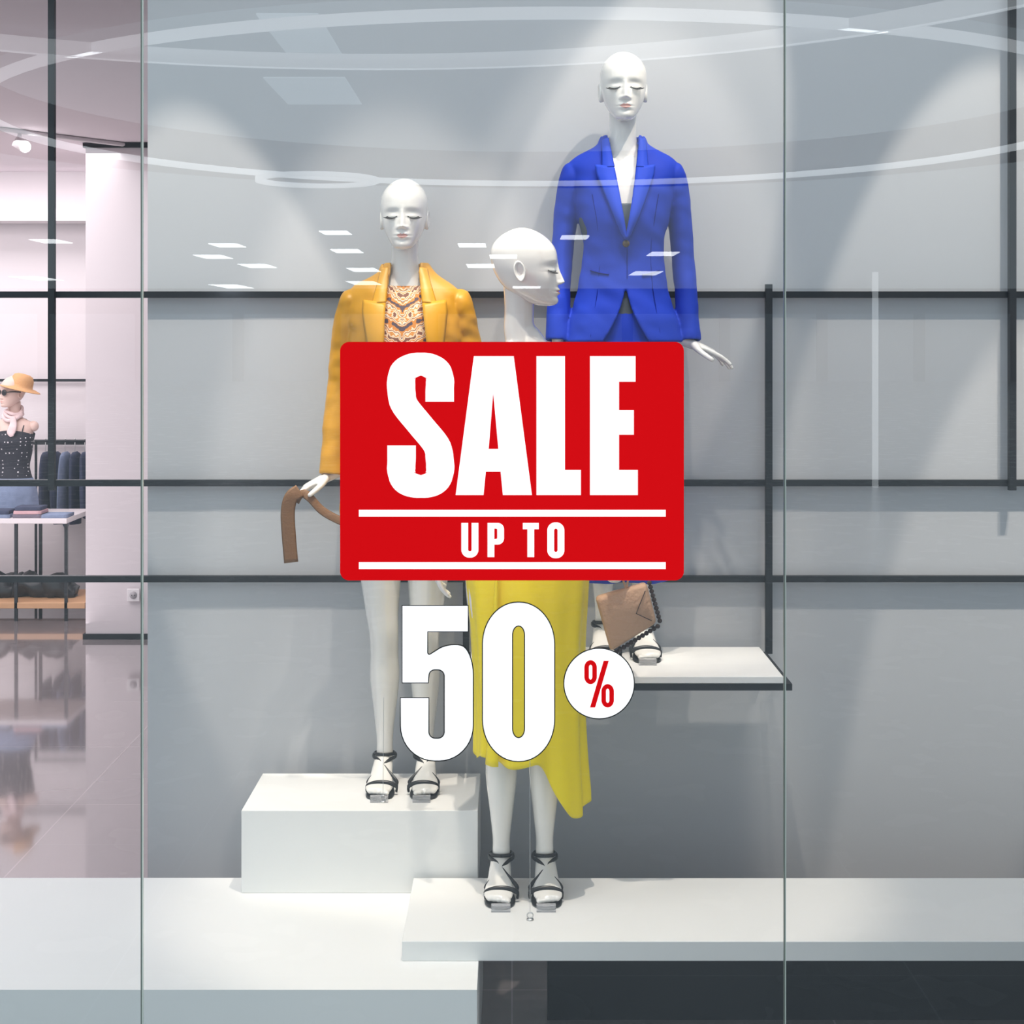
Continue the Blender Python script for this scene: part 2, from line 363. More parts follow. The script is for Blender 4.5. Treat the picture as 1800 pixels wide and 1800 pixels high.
def build_head(parent, loc, rotz=0.0, mats=None, scale=1.0, name='head', lashes=True):
    mats = mats or [M_white, M_lip]
    bm = bmesh.new(); SEG = 150; rings = []
    for row in HR:
        h, w, f, b = row; yc = (f+b)/2; dd = (b-f)/2; ring = []
        for k in range(SEG):
            u = -1+2*k/SEG; th = math.pi*math.copysign(abs(u)**1.25, u)
            x = w*math.sin(th); c = math.cos(th); y = yc-dd*c
            if c > 0: y -= face_disp(x, h)*min(1, c*1.6)
            ring.append(bm.verts.new((x, y, h)))
        rings.append(ring)
    for i in range(len(rings)-1):
        for k in range(SEG):
            f = bm.faces.new([rings[i][k], rings[i][(k+1) % SEG], rings[i+1][(k+1) % SEG], rings[i+1][k]])
            c = f.calc_center_median(); ax = abs(c.x)
            if c.y < -.06:
                top = .0405+.0070*(1-(ax/.0175)**1.5) - .0022*G(c.x, .003) if ax < .0175 else 0
                bot = .0405-.0080*(1-(ax/.0175)**2) if ax < .0175 else 1
                if bot < c.z < top: f.material_index = 1
    bm.faces.new(rings[0]); bm.faces.new(rings[-1])
    for sx in (-1, 1):
        ER = []; n = 26
        prof = [(0.0, -.001), (.35, -.002), (.62, .001), (.80, .0050), (.92, .0058), (1.0, .003), (.96, -.004), (.80, -.010)]
        for r, hgt in prof:
            rg = []
            for k in range(n):
                a = 2*math.pi*k/n
                lobe = 1.0 - .28*max(0, -math.sin(a))**2
                yy = .0165*r*math.cos(a)*lobe; zz = .030*r*math.sin(a)
                yy += .004*math.sin(a)*r
                rg.append(bm.verts.new((sx*(.0655+hgt+.22*max(0, yy)+.002), .012+yy, .094+zz)))
            ER.append(rg)
        for i in range(len(ER)-1):
            for k in range(n): bm.faces.new([ER[i][k], ER[i][(k+1) % n], ER[i+1][(k+1) % n], ER[i+1][k]])
    bmesh.ops.remove_doubles(bm, verts=bm.verts, dist=1e-6)
    hd = mk(name, bm, mats, parent)
    hd.location = loc; hd.rotation_euler = (0, 0, rotz); hd.scale = (scale,)*3
    if lashes:
        L = []
        for sx in (-1, 1):
            arc = []
            for k in range(15):
                t = k/14; x = .0155+.031*t; h = .0985-.0055*math.sin(math.pi*(t*.92+.02))+.0015*t
                arc.append((sx*x, face_y(x, h)-.0010, h))
            L.append(arc)
            for k in range(3, 15, 1):
                p = arc[k]; t = k/14
                L.append([p, (p[0]+sx*(.001+.004*t), p[1]-.006, p[2]-.0035), (p[0]+sx*(.002+.009*t), p[1]-.0095, p[2]-.0045+.001*t)])
        wl = wire('eyelashes', L, .0010, M_lash, hd)
    return hd

# ------------------------------------------------------------ body
def hand(bm, wr, d, n, s, curl=(8, 14, 12), spread=.10, thumb=(.62, .62, .3)):
    wr = Vector(wr); d = Vector(d).normalized(); s = Vector(s); s = (s-d*s.dot(d)).normalized()
    n = Vector(n); n = (n-d*n.dot(d)-s*n.dot(s)).normalized()
    P = lambda v, a, b: (v.x, v.y, v.z, a, b)
    tube(bm, [P(wr-d*.03, .023, .019), P(wr, .022, .017), P(wr+d*.03, .031, .015), P(wr+d*.06, .036, .0135), P(wr+d*.088, .036, .011), P(wr+d*.096, .030, .007)], ref=s, seg=16, n=3)
    lens = [.074, .083, .077, .060]
    for i in range(4):
        base = wr+d*(.078-(.006 if i == 3 else 0))+s*(.0275-.0183*i)
        dirv = (d+s*(spread*(1.5-i)*.66)).normalized(); pts = [P(base, .0085, .0085)]; cur = base; dv = dirv; r = .0082-(.0012 if i == 3 else 0)
        for j, fr_ in enumerate((.43, .31, .26)):
            ang = math.radians(curl[j]+2*i); n2 = (n-dv*n.dot(dv)).normalized() if abs(n.dot(dv)) < .98 else -dirv
            dv = (dv*math.cos(ang)+n2*math.sin(ang)).normalized()
            cur = cur+dv*lens[i]*fr_; r -= .0007; pts.append(P(cur, r, r))
        pts.append(P(cur+dv*.004, r*.6, r*.6))
        tube(bm, pts, ref=s, seg=10, n=3)
    tb = wr+d*.022+s*.020; td = (d*thumb[0]+s*thumb[1]+n*thumb[2]).normalized()
    p1 = tb+td*.040; td2 = (td*.8+d*.5).normalized(); p2 = p1+td2*.030; p3 = p2+(td2+d*.2).normalized()*.022
    tube(bm, [P(tb-td*.01, .013, .013), P(tb+td*.018, .0125, .0125), P(p1, .0098, .0098), P(p2, .0088, .0088), P(p3, .0072, .0072), P(p3+td2*.004, .004, .004)], ref=n, seg=10, n=3)

TORSO = [(0, .0, .85, .10, .07), (0, .005, .90, .158, .10), (0, .005, .95, .165, .105), (0, .0, 1.02, .150, .098), (0, -.005, 1.10, .120, .085), (0, -.005, 1.17, .106, .078), (0, -.005, 1.25, .113, .083),
         (0, -.005, 1.33, .132, .090), (0, .0, 1.41, .144, .084), (0, .008, 1.46, .150, .070), (0, .012, 1.488, .138, .058), (0, .016, 1.512, .098, .050), (0, .018, 1.540, .058, .046), (0, .020, 1.575, .044, .043), (0, .020, 1.63, .0415, .042), (0, .022, 1.70, .045, .046)]
FZ = lambda z: z if z < .02 else .02+(z-.02)*.66
FYS = .88
FOOT = [(0, .045, .112, .016, .014), (0, .04, .108, .026, .024), (0, .0, .088, .030, .028), (0, -.05, .056, .034, .021), (0, -.09, .034, .040, .0155), (0, -.12, .023, .041, .0125), (0, -.145, .019, .034, .009)]
FOOT = [(p[0], p[1]*FYS, FZ(p[2]), p[3], p[4]) for p in FOOT]
def build_body(parent, arms, legs=(-.062, .062), hands=(None, None), neck_dx=0):
    bm = bmesh.new()
    T = [(p[0]+(neck_dx if p[2] > 1.54 else 0), *p[1:]) for p in TORSO]
    tube(bm, T, seg=32, n=4)
    for sx in (-1, 1):
        ball(bm, (sx*.058, -.050, 1.335), .043, rz=.052)
        ball(bm, (sx*.075, .05, .93), .065)
    for lx, sx in zip(legs, (-1, 1)):
        tube(bm, [(sx*.078, .01, .93, .080, .090), (sx*.080, .005, .85, .083, .090), (sx*.074+(lx-sx*.062)*.3, -.005, .70, .070, .076), (lx*1.02+sx*.004, -.01, .54, .051, .055), (lx, -.008, .47, .045, .049), (lx, .012, .40, .043, .049), (lx, .025, .32, .045, .052), (lx, .028, .21, .033, .039), (lx, .026, .135, .025, .029), (lx, .026, .09, .026, .028)], seg=24, n=4)
        tube(bm, [(lx+p[0]+sx*.004*i/3, *p[1:]) for i, p in enumerate(FOOT)], seg=20, n=4)
        for k in range(5):
            ball(bm, (lx+sx*(-.024+.0125*k+.006), (-.150+.0045*k*(1 if k else 0))*FYS, .0165), .008, rx=.0072 if k else .010, ry=.016, rz=.0085, u=10, v=8)
    for a, hd in zip(arms, hands):
        sh_, el, wr = [Vector(v) for v in a]
        m1 = sh_.lerp(el, .5); m2 = el.lerp(wr, .35)
        P = lambda v, r, q=None: (v.x, v.y, v.z, r, q or r)
        sgn = 1 if sh_.x > 0 else -1
        tube(bm, [(sh_.x-sgn*.055, sh_.y, sh_.z-.020, .022, .022), (sh_.x-sgn*.022, sh_.y, sh_.z-.024, .032, .032), P(sh_-Vector((sgn*.004, 0, .065)), .034), P(m1, .033), P(el, .028), P(m2, .028), P(el.lerp(wr, .75), .023), P(wr, .019, .017)], ref=(0, 1, 0), seg=18, n=4)
        if hd: hand(bm, wr, **hd)
    o = mk('body', bm, M_white, parent)
    r = o.modifiers.new('remesh', 'REMESH'); r.mode = 'VOXEL'; r.voxel_size = .0040; r.use_smooth_shade = True
    s = o.modifiers.new('smooth', 'SMOOTH'); s.iterations = 4; s.factor = .5
    return o

def sandals(parent, legs):
    for i, lx in enumerate(legs):
        sx = -1 if lx < 0 else 1
        bm = bmesh.new()
        path = [(.062, .086, .022), (.03, .080, .026), (-.01, .060, .028), (-.05, .030, .032), (-.085, .008, .040), (-.12, .004, .042), (-.155, .004, .036), (-.175, .006, .018)]
        tube(bm, [(lx+sx*.003, y*FYS, FZ(z), w, .004) for y, z, w in path], seg=14, n=4)
        tube(bm, [(lx, .044, FZ(.084), .016, .014), (lx, .047, .035, .008, .008), (lx, .050, .004, .006, .006), (lx, .050, .0005, .0065, .0065)], seg=10, n=3)
        def band(pts, r=.0042):
            tube(bm, [(lx+p[0], p[1]*FYS, FZ(p[2]), r*1.3, r*.7) for p in pts], ref=(0, .5, 1), seg=8, n=5)
        band([(-.043, -.110, .010), (-.042, -.112, .030), (-.015, -.114, .046), (.018, -.114, .046), (.044, -.112, .030), (.045, -.110, .010)], .0052)
        band([(-.043, -.085, .012), (-.041, -.080, .040), (-.012, -.055, .078), (.016, -.020, .112), (.034, .015, .118), (.030, .05, .120), (0, .062, .120)])
        band([(.045, -.085, .012), (.043, -.080, .040), (.014, -.055, .078), (-.014, -.020, .112), (-.034, .015, .118), (-.030, .05, .120), (0, .062, .120)])
        tube(bm, [(lx+.031*math.sin(a), .026-.035*math.cos(a), .092+.004*math.cos(a), .005, .003) for a in [2*math.pi*k/14 for k in range(15)]], ref=(0, .1, 1), seg=8, n=3)
        mk('sandal_%d' % (i+1), bm, M_black, parent)
        bm = bmesh.new(); add_box(bm, lx-.026, lx+.026, -.178, -.158, .0005, .018)
        mk('acrylic_stop_%d' % (i+1), bm, M_acryl, parent, smooth=False)

def ring_pts(sec, z):
    zs = [s[0] for s in sec]
    return [float(np.interp(z, zs, [s[k] for s in sec])) for k in (1, 2, 3)]
def dense(sec, n=6):
    return [tuple(p) for p in cr(sorted(sec), n)]

def add_sleeve(bm, pts, seed=0, wr=.05):
    S = cr(pts, 8)
    rings = tube(bm, [tuple(p) for p in S], ref=(1, 0, 0), seg=28, n=1, cap=False)
    for r in rings:
        c = sum((v.co for v in r), Vector())/len(r)
        for v in r:
            q = v.co-c; f = 1+wr*1.4*noise.noise(Vector((v.co.x*9+seed, v.co.y*9, v.co.z*12)))+wr*1.2*noise.noise(Vector((v.co.x*24+seed, v.co.y*24+v.co.z*14, v.co.z*30)))
            v.co = c+q*f
    bm.faces.new(rings[0])

def jacket(parent, name, sec, wl, wr, mat, mat2, notch_z, v_z, lapel_w, top_z, wrinkle=.004, seed=0, sleeves=(), swr=.05):
    D = dense(sec); bm = bmesh.new(); rows = []; N = 84
    z0, z1 = D[0][0], D[-1][0]; R = 80
    for i in range(R+1):
        z = z0+(z1-z0)*i/R; rx, ry, yc = ring_pts(D, z); row = []
        a0 = math.asin(max(-.95, min(.95, wr(z)/rx))); a1 = 2*math.pi-math.asin(max(-.95, min(.95, wl(z)/rx)))
        for k in range(N+1):
            th = a0+(a1-a0)*k/N
            x = rx*math.sin(th); y = yc-ry*math.cos(th)
            nz = noise.noise(Vector((x*9+seed, y*9, z*5)))*wrinkle*2+noise.noise(Vector((x*16+seed+z*14, y*16, z*22)))*wrinkle*1.2
            m = 1+nz/max(rx, .05)
            row.append(bm.verts.new((x*m, yc+(y-yc)*m, z)))
        rows.append(row)
    for i in range(R):
        for k in range(N): bm.faces.new([rows[i][k], rows[i][k+1], rows[i+1][k+1], rows[i+1][k]])
    for j, sl_ in enumerate(sleeves): add_sleeve(bm, sl_, seed+j*5, swr)
    o = mk(name, bm, mat, parent); s = o.modifiers.new('sol', 'SOLIDIFY'); s.thickness = .009; s.offset = -.6
    r = o.modifiers.new('remesh', 'REMESH'); r.mode = 'VOXEL'; r.voxel_size = .0037; r.use_smooth_shade = True
    s = o.modifiers.new('smooth', 'SMOOTH'); s.iterations = 4; s.factor = .5
    def fy(x, z):
        rx, ry, yc = ring_pts(D, z); q = max(-.98, min(.98, x/rx)); return yc-ry*math.sqrt(1-q*q)
    bm = bmesh.new()
    for sx, w in ((-1, wl), (1, wr)):
        def patch(zlo, zhi, wfun, zshift):
            rr = []
            for i in range(25):
                t = i/24; z = zlo+(zhi-zlo)*t; W = wfun(t); rg = []
                for j in range(9):
                    u = j/8; zz = z+zshift(t)*u; x = w(z)+W*u
                    rg.append(bm.verts.new((sx*x, fy(x, zz)-.009-.006*math.sin(math.pi*min(1, u*1.0))-.003, zz)))
                rr.append(rg)
            for i in range(24):
                for j in range(8): bm.faces.new([rr[i][j], rr[i][j+1], rr[i+1][j+1], rr[i+1][j]])
        patch(v_z, notch_z, lambda t: lapel_w*min(1, (t*1.15)**.75)+.001, lambda t: .012*t)
        patch(notch_z+.003, top_z, lambda t: lapel_w*.62*(1-.50*t), lambda t: -.004+.0*t)
    o2 = mk('lapels', bm, mat2, parent); s = o2.modifiers.new('sol', 'SOLIDIFY'); s.thickness = .004; s.offset = 1
    bm = bmesh.new(); rr = []
    rx, ry, yc = ring_pts(D, top_z)
    for i in range(9):
        t = i/8; rg = []
        z = top_z-.030+.045*math.sin(t*math.pi*.5) ; g = .016*(1-t)-.004*t
        for k in range(41):
            th = math.radians(40+280*k/40)
            zz = z-(.034*max(0, math.cos(th)))*1.0
            rg.append(bm.verts.new(((rx+g)*math.sin(th), yc-(ry+g)*math.cos(th), zz)))
        rr.append(rg)
    for i in range(8):
        for k in range(40): bm.faces.new([rr[i][k], rr[i][k+1], rr[i+1][k+1], rr[i+1][k]])
    o3 = mk('collar', bm, mat2, parent); s = o3.modifiers.new('sol', 'SOLIDIFY'); s.thickness = .004
    return fy

def shell(parent, name, sec, mat, zt, zb, fold=lambda th, t: 1, N=96, R=60, cx=0):
    D = dense(sec); bm = bmesh.new(); rows = []
    for i in range(R+1):
        row = []
        for k in range(N):
            th = 2*math.pi*k/N; z = zt(th)+(zb(th)-zt(th))*i/R
            rx, ry, yc = ring_pts(D, z); m = fold(th, i/R)
            row.append(bm.verts.new((cx*i/R+rx*math.sin(th)*m, yc-ry*math.cos(th)*m, z)))
        rows.append(row)
    for i in range(R):
        for k in range(N): bm.faces.new([rows[i][k], rows[i][(k+1) % N], rows[i+1][(k+1) % N], rows[i+1][k]])
    o = mk(name, bm, mat, parent); s = o.modifiers.new('sol', 'SOLIDIFY'); s.thickness = .002; s.offset = 1
    return o

# ============================================================ mannequin A : blue suit
A = empty('mannequin', (0.341, 4.71, 0.943))
armsA = [((-.158, .01, 1.480), (-.190, .04, 1.21), (-.202, .0, .945)), ((.158, .01, 1.480), (.188, .04, 1.21), (.196, .0, .955))]
build_body(A, armsA, legs=(-.060, .060), hands=(dict(d=(-.1, -.1, -1), n=(1, 0, 0), s=(0, -1, 0)), dict(d=(.93, -.15, -.40), n=(0, .1, -1), s=(0, -1, 0), curl=(4, 8, 8), spread=.16)))
build_head(A, (0.0, -.006, 1.625))
sandals(A, (-.060, .060))
secB = [(.955, .178, .126, 0), (1.02, .164, .120, 0), (1.10, .142, .108, 0), (1.18, .126, .102, -.003), (1.25, .123, .102, -.007), (1.33, .138, .118, -.008), (1.41, .155, .112, 0), (1.465, .168, .092, .006), (1.496, .172, .078, .010), (1.520, .150, .068, .014), (1.540, .112, .062, .016), (1.562, .078, .060, .018), (1.590, .057, .056, .018)]
vA = lambda z: (.046*max(0, (z-1.262)/.30) if z > 1.262 else (.0 if z > 1.14 else .070*((1.14-z)/.185)**1.8))
def slv(sx, o, g=0): return [(sx*(.142+g), .012, 1.494, .010, .020), (sx*(.146+g), .012, 1.490, .026, .036), (sx*(.152+g), .013, 1.476, .035, .048), (sx*(.159+g), .015, 1.440, .039, .052)] + o
fyA = jacket(A, 'blazer', secB, vA, vA, M_blue, M_blue2, 1.478, 1.262, .056, 1.574, .0035, 0,
       [slv(sx, [(sx*.168, .020, 1.39, .038, .050), (sx*.178, .030, 1.31, .035, .047), (sx*.188, .036, 1.21, .033, .044), (sx*.195, .022, 1.10, .033, .041), (sx*.202, .0, .958, .035, .038)]) for sx in (-1, 1)])
bm = bmesh.new(); tube(bm, [(0, -.118, 1.249, .011, .011), (0, -.127, 1.249, .010, .010)], n=1, seg=20)
mk('button', bm, new_mat('horn_button', srgb(90, 70, 50), .3), A)
L = [[(0.004, fyA(0.004, z)-.003, z) for z in np.linspace(1.235, 1.145, 8)]]
for sx in (-1, 1):
    L.append([(sx*x, fyA(x, z)-.0015, z) for x, z in [(.100, 1.40), (.088, 1.33), (.078, 1.26), (.076, 1.20), (.082, 1.12), (.094, 1.04), (.105, .97)]])
wire('seams', L, .0012, M_bseam, A)
L = [[(sx*x, fyA(x, z)-.005, z) for x, z in [(.050, 1.158), (.068, 1.161), (.088, 1.166), (.104, 1.172)]] for sx in (-1, 1)]
wire('pocket_welts', L, .0028, M_bseam, A)
shell(A, 'camisole', [(1.0, .14, .10, 0), (1.10, .124, .092, -.005), (1.17, .110, .084, -.005), (1.25, .117, .092, -.008), (1.33, .135, .102, -.010), (1.41, .142, .092, 0), (1.45, .15, .088, .003)], M_grey_cloth, lambda th: 1.395-.025*math.cos(th), lambda th: 1.0)
bm = bmesh.new()
tube(bm, [(0, 0, 1.10, .124, .090), (0, 0, 1.02, .154, .104), (0, .004, .94, .166, .110), (0, .004, .86, .165, .112)], seg=40, n=5, cap=False)
for sx in (-1, 1):
    tube(bm, [(sx*.078, .004, .92, .086, .104), (sx*.078, .0, .80, .086, .104), (sx*.072, .0, .60, .080, .095), (sx*.064, .004, .40, .076, .088), (sx*.060, .008, .228, .074, .088)], seg=40, n=8, cap=False, fold=lambda th, t: 1+.05*t*math.sin(6*th))
o = mk('trousers', bm, M_blue, A); s = o.modifiers.new('sol', 'SOLIDIFY'); s.thickness = .002

# ============================================================ mannequin B : mustard jacket
B = empty('mannequin.001', (-0.327, 4.67, 0.55))
armsB = [((-.158, .01, 1.480), (-.198, .03, 1.21), (-.220, -.01, .945)), ((.158, .01, 1.480), (.202, .05, 1.22), (.19, .02, .96))]
build_body(B, armsB, legs=(-.062, .062), hands=(dict(d=(-.86, -.25, -.42), n=(0, .1, -1), s=(0, -1, 0), curl=(8, 14, 12), spread=.14), dict(d=(.0, -.1, -1), n=(-1, 0, 0), s=(0, -1, 0))))
build_head(B, (0.0, -.006, 1.625))
sandals(B, (-.062, .062))
secC = [(.78, .200, .146, 0), (.90, .192, .138, 0), (1.02, .180, .126, 0), (1.12, .168, .118, 0), (1.20, .162, .112, 0), (1.28, .164, .116, -.004), (1.36, .170, .118, -.004), (1.43, .174, .106, .002), (1.470, .178, .090, .008), (1.496, .178, .078, .010), (1.520, .154, .068, .014), (1.540, .114, .062, .016), (1.562, .080, .060, .018), (1.590, .060, .056, .018)]
fyB = jacket(B, 'jacket', secC, lambda z: .046+.03*max(0, 1.56-z), lambda z: .048+.12*max(0, 1.56-z)-(.0 if z > 1.2 else .12*(1.2-z)), M_mustard, M_mustard2, 1.462, 1.20, .068, 1.572, .007, 7,
       [slv(-1, [(-.176, .018, 1.39, .041, .052), (-.186, .026, 1.31, .040, .050), (-.198, .028, 1.20, .039, .048), (-.210, .012, 1.08, .038, .046), (-.220, -.008, .945, .036, .041)], .010),
        slv(1, [(.180, .022, 1.39, .043, .054), (.194, .036, 1.31, .045, .054), (.205, .05, 1.20, .045, .052), (.203, .035, 1.08, .041, .047), (.195, .02, .955, .039, .043)], .014)], .07)
shell(B, 'patterned_top', [(1.0, .15, .105, 0), (1.10, .130, .096, -.005), (1.17, .118, .090, -.005), (1.25, .128, .098, -.008), (1.33, .141, .105, -.010), (1.41, .148, .094, -.002), (1.46, .150, .080, .006), (1.495, .125, .066, .012), (1.52, .098, .057, .016), (1.545, .065, .052, .018), (1.57, .052, .05, .02)], M_pattern, lambda th: 1.528-.012*math.cos(th), lambda th: 1.0)
bm = bmesh.new()
tube(bm, [(0, 0, 1.05, .138, .098), (0, 0, .98, .168, .112), (0, .004, .90, .178, .120), (0, .004, .84, .176, .118)], seg=40, n=5, cap=False)
for sx in (-1, 1):
    tube(bm, [(sx*.084, .004, .90, .094, .112), (sx*.084, .0, .82, .094, .108), (sx*.082, .0, .74, .092, .104)], seg=32, n=4, cap=False)
o = mk('shorts', bm, M_brown, B); s = o.modifiers.new('sol', 'SOLIDIFY'); s.thickness = .003

def ribbon(name, pts, w, mat, wdir=(0, .3, 1)):
    bm = bmesh.new(); tube(bm, [(*p, w/2, .002) for p in pts], ref=wdir, seg=8, n=6)
    return mk(name, bm, mat, smooth=True)
r1 = ribbon('belt_strap', [(-.150, -.06, .80), (-.190, -.075, .815), (-.240, -.085, .845), (-.277, -.09, .885), (-.300, -.085, .895), (-.317, -.08, .87)], .026, M_brown); r1.parent = B
r2 = ribbon('belt_tail', [(-.305, -.092, .905), (-.330, -.10, .885), (-.340, -.10, .84), (-.336, -.10, .76), (-.330, -.10, .692)], .042, M_brown, (1, .2, 0)); r2.parent = B

# ============================================================ mannequin C : yellow dress
C = empty('mannequin.002', (0.032, 4.31, 0.363))
armsC = [((-.160, .01, 1.480), (-.225, .04, 1.22), (-.250, -.03, .975)), ((.160, .01, 1.480), (.235, .05, 1.22), (.280, -.03, .985))]
build_body(C, armsC, legs=(-.062, .060), hands=(dict(d=(.06, -.12, -1), n=(1, -.1, 0), s=(.2, -1, 0), curl=(10, 16, 14)), dict(d=(.05, -.15, -1), n=(-1, .1, 0), s=(-.2, -1, 0), curl=(28, 55, 50), thumb=(.6, .3, .5))), neck_dx=-.012)
build_head(C, (.006, 0.0, 1.636), rotz=math.radians(86))
sandals(C, (-.062, .060))
secD = [(.28, .160, .130, -.01), (.40, .154, .130, -.01), (.55, .152, .128, -.01), (.70, .158, .126, -.008), (.82, .168, .128, -.002), (.93, .174, .120, .002), (1.02, .158, .112, 0), (1.10, .130, .098, -.005), (1.17, .118, .090, -.005), (1.25, .127, .098, -.008), (1.33, .144, .114, -.012), (1.41, .150, .104, -.004), (1.45, .152, .09, .0)]
def sm(a, b, x): t = max(0, min(1, (x-a)/(b-a))); return t*t*(3-2*t)
def foldD(th, t):
    a = sm(.30, 1, t)
    return 1+a*(.055*math.sin(7*th+1.0+1.2*t)+.032*math.sin(13*th+2.0-1.5*t))+.008*math.sin(11*th+6*t)
shell(C, 'dress', secD, M_yellow, lambda th: 1.425+.012*math.cos(th*2), lambda th: .385-.145*sm(.05, .70, math.sin(th))+.012*math.sin(5*th), foldD, N=180, R=110, cx=.020)
bm = bmesh.new(); rr = []; DD = dense(secD)
for i in range(41):
    t = i/40; z = .98-t*.60; rg = []
    for j in range(7):
        x = -.085-.03*t+.030*j/6*(0.2+t)
        rx, ry, yc = ring_pts(DD, z)
        q = x/rx; rg.append(bm.verts.new((x+.01, yc-ry*math.sqrt(max(0.02, 1-q*q))-.012-.010*math.sin(math.pi*j/6), z)))
    rr.append(rg)
for i in range(40):
    for j in range(6): bm.faces.new([rr[i][j], rr[i][j+1], rr[i+1][j+1], rr[i+1][j]])
o = mk('dress_drape', bm, M_yellow, C); s = o.modifiers.new('sol', 'SOLIDIFY'); s.thickness = .002
wire('straps', [[(-.085, -.075, 1.42), (-.09, -.060, 1.46), (-.095, -.02, 1.505), (-.09, .03, 1.51), (-.085, .07, 1.45)], [(.085, -.075, 1.42), (.09, -.060, 1.46), (.095, -.02, 1.505), (.09, .03, 1.51), (.085, .07, 1.45)]], .003, M_yellow, C)

hb = empty('handbag', (0.318, 4.27, 1.148))
def bagshape(bm, k, y, th, mi=0):
    P = [(-.087*k, .042*k), (.055*k, .083*k), (.083*k, -.028*k), (-.045*k, -.108*k)]
    lo = rpoly([(x, z, .012) for x, z in P], 5)
    a = [bm.verts.new((x, y-th, z)) for x, z in lo]; b = [bm.verts.new((x, y+th, z)) for x, z in lo]
    a2 = [bm.verts.new((x*.90, y-th-.012, z*.90)) for x, z in lo]
    n = len(lo)
    for i in range(n):
        bm.faces.new([a[i], a[(i+1) % n], b[(i+1) % n], b[i]]); bm.faces.new([a2[i], a2[(i+1) % n], a[(i+1) % n], a[i]])
    bm.faces.new(a2); bm.faces.new(b)
bm = bmesh.new(); bagshape(bm, 1.0, 0, .012); mk('body', bm, M_tan, hb)
bm = bmesh.new()
def edge(p, q, n, off=.006):
    for i in range(n):
        t = (i+.5)/n; ball(bm, (p[0]+(q[0]-p[0])*t, -.004, p[1]+(q[1]-p[1])*t), .0068, u=8, v=6)
edge((.062, .087), (.094, -.030), 10); edge((.092, -.036), (-.044, -.120), 13)
mk('pompom_trim', bm, M_pom, hb)
wire('flap_seam', [(.050, -.026, .062), (.025, -.027, .0), (.068, -.026, -.02)], .0012, M_pom, hb)
wire('wrist_strap', [(.0, 0, .060), (-.008, .0, .085), (-.016, .005, .100), (-.012, .01, .115), (.0, .01, .118), (.012, .005, .100), (.004, 0, .085), (.0, 0, .062)], .003, M_tan, hb)

for nm, x, y, z0, z1 in (('anchor_cable', .048, 4.08, .363, .86), ('anchor_cable.001', -.378, 4.50, .55, .85)):
    e = empty(nm, (x, y, z0))
    wire('cable', [(0, 0, .022), (0, .03, z1-z0)], .0007, M_steel, e)
    wire('ring', [(.008*math.cos(a), 0, .012+.008*math.sin(a)) for a in [2*math.pi*k/16 for k in range(16)]], .0018, M_steel, e, cyclic=True)
    bm = bmesh.new(); tube(bm, [(0, 0, 0.0005, .010, .010), (0, 0, .004, .009, .009)], n=1, seg=16); mk('base', bm, M_steel, e)

# ============================================================ shop background (left)
M_wood = new_mat('pale_wood', srgb(205, 160, 120), .5, var=.08, vscale=8)
M_tabletop = new_mat('table_white', srgb(225, 218, 220), .4)
M_denim = new_mat('denim', srgb(128, 142, 170), .9, bump=.3, bscale=200, var=.2, vscale=30)
M_navy = new_mat('dark_denim', srgb(62, 68, 92), .9, bump=.3, bscale=200, var=.25, vscale=20)
M_skin = new_mat('tan_mannequin', srgb(222, 192, 180), .4)
M_straw = new_mat('straw_hat', srgb(208, 160, 110), .85, bump=.5, bscale=90)
M_scarf = new_mat('blush_scarf', srgb(228, 204, 204), .85, var=.25, vscale=25)
def dots_mat():
    m = bpy.data.materials.new('polka_dot_black'); m.use_nodes = True; nt = m.node_tree; b = nt.nodes['Principled BSDF']
    tc = nt.nodes.new('ShaderNodeTexCoord'); v = nt.nodes.new('ShaderNodeTexVoronoi'); v.inputs['Scale'].default_value = 38; v.inputs['Randomness'].default_value = .15
    nt.links.new(tc.outputs['Object'], v.inputs['Vector']); r = nt.nodes.new('ShaderNodeValToRGB'); r.color_ramp.interpolation = 'CONSTANT'
    r.color_ramp.elements[0].color = (.7, .66, .68, 1); r.color_ramp.elements[1].position = .20; r.color_ramp.elements[1].color = (.02, .02, .03, 1)
    nt.links.new(v.outputs['Distance'], r.inputs[0]); nt.links.new(r.outputs[0], b.inputs['Base Color']); b.inputs['Roughness'].default_value = .8
    return m
tb = empty('clothing_table', (-3.6, 10.4, 0))
box('top', -.9, .585, 0, .62, .665, .70, M_tabletop, tb, .003)
bm = bmesh.new()
for x in (-.85, .22, .56):
    for y in (.03, .57): add_box(bm, x, x+.02, y, y+.02, 0.0, .664)
mk('legs', bm, M_metal, tb, smooth=False)
box('lower_shelf', -.88, .70, .03, .60, .085, .125, M_wood, tb, .003)
bm = bmesh.new()
for x, w in ((.05, .12), (.24, .14), (.44, .13)):
    tube(bm, [(x-w, .3, .17, .03, .07), (x-w*.5, .3, .19, .07, .10), (x, .3, .20, .085, .11), (x+w*.5, .3, .18, .06, .10), (x+w, .3, .16, .03, .07)], ref=(0, 0, 1), seg=20, n=4)
for v in bm.verts:
    v.co += Vector((.04*noise.noise(v.co*11), 0, .07*noise.noise(v.co*12+Vector((3, 1, 2))))); v.co.z = max(v.co.z, .126)
mk('shelf_bags', bm, M_black, tb)
fc = empty('folded_clothes', (-3.6, 10.4, .70))
mats = [M_denim, M_navy, new_mat('grey_knit', srgb(120, 112, 125), .95, bump=.4, bscale=90), new_mat('rose_knit', srgb(205, 165, 170), .95, bump=.4, bscale=90), M_navy]
k = 0
